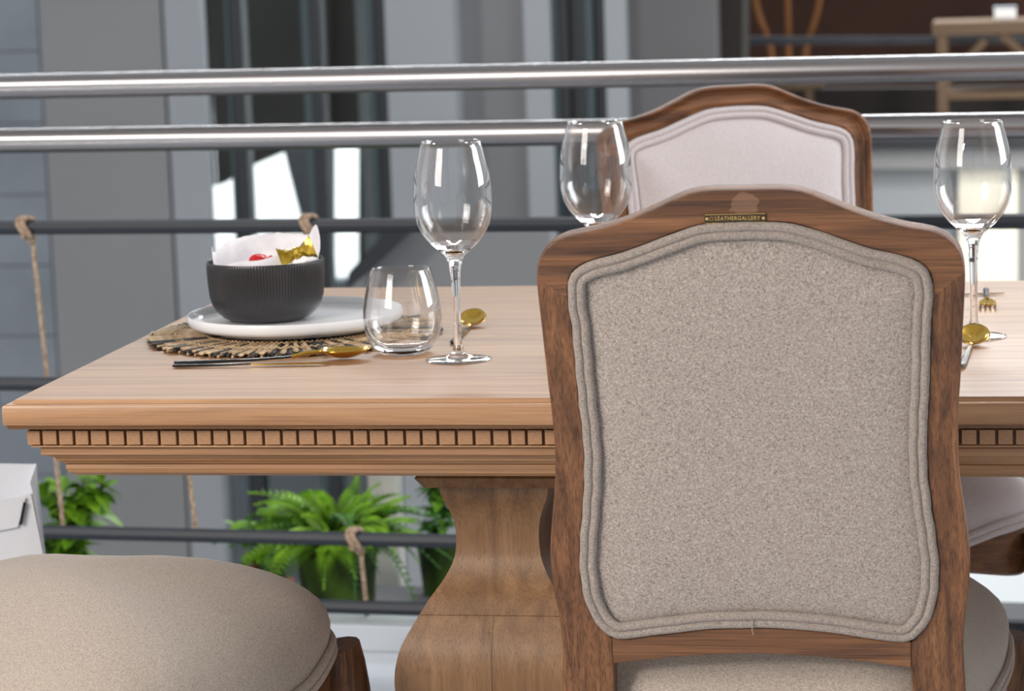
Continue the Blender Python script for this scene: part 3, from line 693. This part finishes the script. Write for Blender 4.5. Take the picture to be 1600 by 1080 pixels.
# ============================================================ PLACE SETTING
mc = (-.966, 3.672)
mat_o = empty('reed_placemat', (mc[0], mc[1], TZ))
def reed(L0, L1, w0, w1, h, m):
    q = MB(); V = []
    for r_, hw in ((L0, w0), (L1, w1)):
        for k in range(6):
            a = PI*2*k/6; V.append((r_, hw*math.cos(a), h*math.sin(a)))
    q.add(V, [tuple(range(6)), tuple(range(6, 12))]+[(k, (k+1) % 6, 6+(k+1) % 6, 6+k) for k in range(6)])
    o = q.build('reed', m); d = o.data; bpy.data.objects.remove(o); return d
RD = [reed(.02, .205, .0009, .0045, .0018, M['reed']), reed(.02, .200, .0009, .0038, .0018, M['reed']), reed(.02, .203, .0009, .0040, .0017, M['reed_dark']), reed(.02, .197, .0009, .0032, .0020, M['reed'])]
nr = 176
for i in range(nr):
    a = 2*PI*i/nr+random.uniform(-.012, .012); seg = math.sin(a*9+1)+math.sin(a*5.3)
    k = 2 if random.random() < (.60 if seg > .5 else .22) else random.choice((0, 1, 3))
    o = link('reed', RD[k], mat_o); o.location = (0, 0, .0070+random.uniform(-.0007, .0007)); o.rotation_euler = (0, random.uniform(-.004, .012), a); o.scale = (random.uniform(.97, 1.02), 1, 1)
q = MB(); qd = MB()
for i in range(300):
    a = 2*PI*i/260+random.uniform(-.01, .01); L1 = .203*random.uniform(.96, 1.01); z = (.0022, .0046)[i % 2]
    d = Vector((math.cos(a), math.sin(a), 0)); (qd if i % 4 else q).tube([d*.03+Vector((0, 0, z)), d*L1+Vector((0, 0, z))], .0021, 5)
tag(q.build('reed_underlayer', M['reed'], mat_o), kind='stuff'); tag(qd.build('reed_underlayer', M['reed_dark'], mat_o), kind='stuff')
for rr in (.165, .172, .125):
    q = MB(); q.tube([(rr*math.cos(a)+.0, rr*math.sin(a), .0092+.0012*math.sin(a*115)) for a in [2*PI*i/460 for i in range(460)]], .0007, 5, closed=True); q.build('binding', M['reed'], mat_o)
tag(mat_o, 'round radial reed placemat of natural and black straw under the plate', 'placemat')
PZ = TZ+.0106
q = MB(); q.lathe([(.02, .0), (.118, 0), (.121, .001), (.1225, .0035), (.127, .0045), (.138, .0055), (.1465, .0085), (.1495, .013), (.1500, .0225), (.1493, .0237), (.1480, .0237), (.1470, .0225), (.1460, .0130), (.141, .0092), (.12, .0082), (.02, .0080)], 96)
plt = q.build('dinner_plate', M['white']); plt.location = (-.968, 3.685, PZ); tag(plt, 'white rimmed dinner plate under the black bowl', 'plate')
# bowl
NB = 120*6
def ribs(r, z, a):
    k = max(0, min(1, (z-.022)/.012))*max(0, min(1, (.081-z)/.003)); return r+k*.0008*math.cos(120*a)
q = MB(); bz = PZ+.0083
prof = [(.03, .0), (.048, 0), (.052, .001), (.063, .006), (.0715, .014), (.0765, .024), (.0790, .034), (.0803, .046), (.0812, .058), (.0818, .070), (.0820, .079), (.0820, .0830), (.0812, .0845), (.0800, .0835), (.0792, .07), (.0765, .035), (.066, .014), (.045, .008), (.02, .007)]
q.lathe(prof, NB, rf=ribs); bowl = q.build('ribbed_bowl', M['black'], None, True, 80); bowl.location = (-1.015, 3.712, bz)
tag(bowl, 'black vertically ribbed bowl on the white plate, holding tissue', 'bowl')
# tissue: crumpled liner standing above the rim
def tissue():
    V = []; Fc = []; n = 96; rows = 12
    for r_ in range(rows+1):
        t = r_/rows
        for k in range(n):
            a = 2*PI*k/n                                      # 0 = right, pi = left, pi/2 = back
            top = .084+.010*math.sin(a)**2*(math.sin(a) > 0)
            def pk(c, w_, h): d = (a-c+PI) % (2*PI)-PI; return h*math.exp(-(d/w_)**2)
            top += pk(math.radians(196), .26, .020)+pk(math.radians(28), .30, .036)+pk(math.radians(60), .5, .016)+pk(math.radians(140), .6, .019)+pk(math.radians(95), .5, .012)
            top += pk(math.radians(250), .6, -.004)
            top += .0006*math.sin(a*13)+.0005*math.sin(a*29)
            rr = .030+(.072-.030)*min(1, t*2.2)+.0035*math.sin(a*5+2)*t
            if t > .5: rr = .0735+.0015*math.sin(a*7)*t
            zz = .045+(top-.045)*t**1.1 if t > 0 else .042
            if t > .85: rr += (t-.85)*.014*(1+.6*math.sin(a*3))
            V.append((rr*math.cos(a), rr*math.sin(a), zz))
    c = len(V); V.append((0, 0, .041))
    for r_ in range(rows):
        for k in range(n): Fc.append((r_*n+k, r_*n+(k+1) % n, (r_+1)*n+(k+1) % n, (r_+1)*n+k))
    for k in range(n): Fc.append((k, (k+1) % n, c))
    return V, Fc
V, Fc = tissue(); tis = mk('tissue_liner', V, Fc, M['tissue'], None, True, 60); tis.location = bowl.location
tis.modifiers.new('t', 'SOLIDIFY').thickness = .0005
q = MB(); V = []; Fc = []
for i in range(13):
    for j in range(5):
        t = i/12; s = j/4; V.append((-.040+.088*t, -.0565+.030*t*t-.004*s+.004*math.sin(t*5), .060+s*(.0235+.013*t+.0015*math.sin(t*9))))
for i in range(12):
    for j in range(4): Fc.append((i*5+j, (i+1)*5+j, (i+1)*5+j+1, i*5+j+1))
q.add(V, Fc); fo = q.build('fold', M['tissue'], tis); fo.modifiers.new('t', 'SOLIDIFY').thickness = .0006
tag(tis, 'crumpled white tissue paper lining the black bowl', 'tissue')
# sweets
def lump(name, m, pts, sub=2, seed=1, amp=.08):
    rnd = random.Random(seed); bm = bmesh.new(); bmesh.ops.create_icosphere(bm, subdivisions=sub, radius=1)
    for v in bm.verts: v.co *= 1+rnd.uniform(-amp, amp); v.co = Vector((v.co.x*pts[0], v.co.y*pts[1], v.co.z*pts[2]))
    me = bpy.data.meshes.new(name); bm.to_mesh(me); bm.free(); me.materials.append(m); return link(name, me)
bl_ = Vector(bowl.location)
gs = empty('gold_wrapped_sweet', tuple(bl_+Vector((.0555, -.036, .0965))), 0); gs.rotation_euler = (0, -.34, .25); gs.scale = (1.3, 1.3, 1.45)
for s in (-1, 1):
    V = []; Fc = []; n = 12
    for i in range(6):
        t = i/5; rr = .003+.0085*t
        for k in range(n):
            a = 2*PI*k/n; r_ = rr*(1+.22*math.cos(a*4+i)); V.append((s*(.002+.017*t), r_*.7*math.cos(a), r_*math.sin(a)))
    for i in range(5):
        for k in range(n): Fc.append((i*n+k, i*n+(k+1) % n, (i+1)*n+(k+1) % n, (i+1)*n+k))
    Fc += [tuple(range(n)), tuple(range(5*n, 6*n))]
    mk('wrapper_wing', V, Fc, M['foil'], gs, True, 25)
kn = lump('knot', M['foil'], (.0055, .005, .0065), 2, 4, .12); kn.parent = gs
tag(gs, 'gold foil wrapped sweet on the right rim of the black bowl', 'sweet')
rs = lump('red_sweet', M['red'], (.014, .010, .0078), 2, 9, .14); rs.location = bl_+Vector((-.0005, -.030, .0885)); rs.rotation_euler = (0, .1, .3)
q = MB(); q.tube([(.012, 0, 0), (.017, 0, .002), (.021, .001, .001)], [.003, .005, .001], 6); q.build('wrapper_end', M['red'], rs)
tag(rs, 'small red foil sweet lying in the white tissue', 'sweet')
# glasses
def wineglass_mesh():
    o = [(.0385, .2825), (.0405, .274), (.0430, .264), (.0462, .252), (.0488, .238), (.0502, .222), (.0506, .205), (.0497, .19), (.0465, .176), (.0400, .163), (.0310, .152), (.0210, .143), (.0130, .136), (.0090, .128), (.0070, .118), (.0059, .105), (.0054, .09), (.0051, .065), (.0050, .04), (.0052, .024), (.0068, .014), (.0110, .0085), (.0200, .0055), (.0330, .0035), (.0410, .0022), (.0424, .0012), (.0415, 0), (.02, .0), (.001, .0)]
    i = [(.0008, .1405), (.010, .1425), (.019, .148), (.0292, .156), (.0383, .166), (.0450, .1785), (.0484, .191), (.0494, .205), (.0490, .2215), (.0476, .2375), (.0450, .2515), (.0418, .2635), (.0393, .2738), (.0374, .2822)]
    return i+[(.0380, .2828)]+o
def lathe_smooth(name, P, m, n=72, zthin=.15):
    P2 = [P[0]]
    for a, b in zip(P[:-1], P[1:]): P2 += [((a[0]+b[0])/2, (a[1]+b[1])/2), b] if False else [b]
    q = MB(); q.lathe(P2, n); o = q.build(name, m, None, True, 80); o.data.materials.append(M['thin'])
    for p in o.data.polygons:
        if p.center.z > zthin or (zthin > .1 and p.center.z < .0062): p.material_index = 1
    return o
gm = lathe_smooth('wine_glass', wineglass_mesh(), M['glass']); gm.location = (-.691, 3.4466, TZ+.0004)
tag(gm, 'tall stemmed wine glass left of the near chair, in front of the gold spoon', 'glass', 'wine glasses')
g2 = gm.copy(); col.objects.link(g2); g2.location = (-.5498, 3.754, TZ+.0004); g2['label'] = 'wine glass half hidden behind the near chair, overlapping the far chair'
g3 = gm.copy(); col.objects.link(g3); g3.location = (-.0357, 3.6175, TZ+.0004); g3['label'] = 'wine glass right of the near chair, behind the upright gold spoon'
P = [(.0006, .0085), (.022, .0088), (.034, .0125), (.0438, .021), (.0488, .032), (.0507, .045), (.0502, .06), (.0478, .074), (.0446, .088), (.0411, .10), (.0378, .1118), (.0384, .1126), (.0390, .1118), (.0422, .101), (.0458, .0885), (.0490, .0745), (.0514, .0605), (.0520, .046), (.0508, .032), (.0472, .0195), (.0400, .0080), (.0300, .0012), (.0270, 0), (.01, .0008), (.0005, .001)]
sg = lathe_smooth('stemless_glass', P, M['glass'], 72, .0135); sg.location = (-.7765, 3.508, TZ+.0004)
tag(sg, 'round stemless tumbler in front of the placemat', 'glass')
# cutlery
def cutlery(name, loc, rz, kind, handle_m, s=1, rx=0):
    o = empty(name, loc, rz); o.scale = (s, s, s)
    # handle lies along +x from -L to 0, head beyond
    q = MB(); V = []; Fc = []; N_ = 12
    for i in range(N_+1):
        t = i/N_; x = -.115*(1-t); hw = .0045*(1-.55*t)*(math.sin(min(1, t*8+.25)*PI/2)); hh = .0022*(1-.4*t)
        for k in range(8):
            a = 2*PI*k/8; V.append((x, hw*math.cos(a), .0032+hh*math.sin(a)+.006*max(0, t-.6)**1.5))
    for i in range(N_):
        for k in range(8): Fc.append((i*8+k, i*8+(k+1) % 8, (i+1)*8+(k+1) % 8, (i+1)*8+k))
    Fc += [tuple(range(8)), tuple(range(N_*8, N_*8+8))]; q.add(V, Fc); q.build('handle', handle_m, o)
    q = MB()
    if kind == 'spoon':
        q.tube(spline([(0, 0, .0045), (.015, 0, .0075), (.030, 0, .0085)], 5), [.0022]*11, 8)
        V = []; Fc = []; n = 32; R = 7
        for j in range(R+1):
            t = j/R
            for k in range(n):
                a = 2*PI*k/n; x = .052+.024*t*math.cos(a)*(1.05); y = .0185*t*math.sin(a)*(1-.12*math.cos(a)); V.append((x, y, .0012+.0085*t**2.2))
        for j in range(R):
            for k in range(n): Fc.append((j*n+k, j*n+(k+1) % n, (j+1)*n+(k+1) % n, (j+1)*n+k))
        Fc.append(tuple(range(n))); q.add(V, Fc); h = q.build('bowl', M['gold'], o); h.modifiers.new('t', 'SOLIDIFY').thickness = .0012
    elif kind == 'raised_spoon':
        q.tube(spline([(0, 0, .0040), (.012, 0, .0030), (.026, 0, .0030), (.034, 0, .0060)], 5), [.0022]*16, 8)
        V = []; Fc = []; n = 32; R = 8; ct_, st_ = math.cos(math.radians(19)), math.sin(math.radians(19))
        for j in range(R+1):
            t = j/R
            for k in range(n):
                a = 2*PI*k/n; x = .0225+.0235*t*math.cos(a); y = .0185*t*math.sin(a)*(1-.10*math.cos(a)); z = -.0085*(1-t**2.2)
                V.append((.029+x*ct_-z*st_, y, .0072+x*st_+z*ct_-.003))
        for j in range(R):
            for k in range(n): Fc.append((j*n+k, j*n+(k+1) % n, (j+1)*n+(k+1) % n, (j+1)*n+k))
        Fc.append(tuple(range(n))); q.add(V, Fc); h = q.build('bowl', M['gold'], o); h.modifiers.new('t', 'SOLIDIFY').thickness = .001
    elif kind == 'fork':
        q.tube(spline([(0, 0, .0045), (.015, 0, .0085), (.030, 0, .0085)], 5), [.0022]*11, 8)
        V = [(.028, -.003, .0092), (.028, .003, .0092), (.036, .011, .006), (.036, -.011, .006), (.046, .0115, .003), (.046, -.0115, .003)]
        V += [(x, y, z-.0015) for x, y, z in V]
        q.add(V, [(0, 1, 2, 3), (3, 2, 4, 5), (6, 7, 8, 9), (9, 8, 10, 11), (0, 6, 7, 1), (0, 3, 9, 6), (3, 5, 11, 9), (1, 2, 8, 7), (2, 4, 10, 8), (4, 5, 11, 10)])
        h = q.build('head', M['gold'], o)
        for j in range(4):
            y = -.0098+.0065*j; t_ = MB(); t_.tube(spline([(.044, y, .0030), (.058, y, .0018), (.070, y, .0035), (.080, y, .0085)], 4), [.0017]*10+[.0012]*3, 6); t_.build('tine', M['gold'], h)
    else:
        V = []; Fc = []
        pr = [(0, .004), (.01, .006), (.04, .0085), (.08, .0090), (.105, .006), (.115, .0012)]
        for x, hw in pr: V += [(x, -hw*.6, .0024), (x, hw, .0028), (x, hw, .0036), (x, -hw*.6, .0042)]
        for i in range(len(pr)-1):
            for k in range(4): Fc.append((i*4+k, i*4+(k+1) % 4, i*4+4+(k+1) % 4, i*4+4+k))
        Fc += [(0, 1, 2, 3), tuple(range(len(V)-4, len(V)))]; q.add(V, Fc); q.build('blade', M['gold'], o)
    return o
TC = TZ+.0004
def between(A, B, hl, tot):   # root location and heading for a piece whose handle end is A
    d = Vector(B)-Vector(A); a = math.atan2(d.y, d.x); return (A[0]+math.cos(a)*hl, A[1]+math.sin(a)*hl), a
(l, a) = between((-1.062, 3.4005), (-.816, 3.462), .115*1.35, 0)
c1 = cutlery('serving_fork', (l[0], l[1]+.004, TC), a, 'spoon', M['handle'], 1.33); c1.name = 'spoon'
tag(c1, 'gold spoon with black handle lying along the front of the placemat', 'cutlery', 'gold and black cutlery')
c2 = cutlery('knife', (-.985+.03, 3.4005, TC), a-.17, 'knife', M['handle'], .9)
tag(c2, 'black handled gold knife lying beside the spoon, in front of the placemat', 'cutlery', 'gold and black cutlery')
(l, a) = between((-.7300, 3.555), (-.7220, 3.80), .115*1.2, 0)
c3 = cutlery('spoon', (-.7255, 3.700, TC), math.radians(92), 'raised_spoon', M['handle'], 1.1); c3.location = (-.7290, 3.700, TC)
tag(c3, 'gold bowled spoon with black handle behind the left wine glass', 'cutlery', 'gold and black cutlery')
c4 = cutlery('spoon', (-.0400, 3.492, TC), math.atan2(.2561, .0168), 'raised_spoon', M['steel_dark'], 1.2)
tag(c4, 'gold bowled spoon with steel handle right of the near chair', 'cutlery', 'gold and black cutlery')
c5 = cutlery('fork', (-.020, 3.955, TC), math.radians(-89), 'fork', M['handle'], 1.05)
tag(c5, 'gold fork pointing at the camera behind the right wine glass', 'cutlery', 'gold and black cutlery')
# second mat and plate mostly hidden behind the near chair, far side of table
c6 = cutlery('knife', (-.075, 4.02, TC), math.radians(8), 'knife', M['handle'], .7)
tag(c6, 'small dark knife beside the fork, just right of the near chair frame', 'cutlery', 'gold and black cutlery')

# ============================================================ PAPER BAG
bag = empty('paper_bag', (-1.556, 3.736, 0), math.radians(24))
def bag_face(name, pts, th=.003):
    n = len(pts); P = [Vector(p) for p in pts]; nn = (P[1]-P[0]).cross(P[2]-P[0]).normalized()*th
    return mk(name, [p for p in P]+[p+nn for p in P], [tuple(range(n)), tuple(range(n, 2*n))]+[(i, (i+1) % n, n+(i+1) % n, n+i) for i in range(n)], M['paper'], bag, False)
hwb, hd = .17, .08
bag_face('front_panel', [(-hwb, -hd, 0), (hwb-.01, -hd, 0), (hwb, -hd, .40), (hwb-.018, -hd, .535), (-hwb, -hd, .50)])
bag_face('back_panel', [(-hwb, hd, 0), (hwb-.01, hd, 0), (hwb+.006, hd, .40), (hwb-.0, hd, .548), (-hwb+.1, hd, .57), (-hwb, hd, .56)])
bag_face('side_gusset', [(hwb-.01, -hd, 0), (hwb-.01, hd, 0), (hwb+.006, hd, .40), (hwb, hd, .548), (hwb-.016, 0, .535), (hwb-.018, -hd, .535), (hwb, -hd, .40)])
bag_face('side_gusset', [(-hwb, -hd, 0), (-hwb, hd, 0), (-hwb, hd, .56), (-hwb, -hd, .50)])
bag_face('base', [(-hwb, -hd, 0), (hwb-.01, -hd, 0), (hwb-.01, hd, 0), (-hwb, hd, 0)])
bag_face('cuff', [(-hwb, -hd-.004, .455), (hwb-.04, -hd-.004, .488), (hwb-.026, -hd-.004, .53), (-hwb, -hd-.004, .505)])
q = MB(); q.tube([(hwb-.036, -hd-.008, .492), (hwb-.028, -hd-.008, .524)], .0022, 6); q.build('handle_slit', M['handle'], bag)
q = MB(); q.box(-.13, .08, -.045, .05, .02, .47, .02); q.build('tissue_fill', M['tissue'], bag)
tag(bag, 'tall white paper bag with folded top, standing at the left edge', 'bag')
bpy.context.view_layer.update()
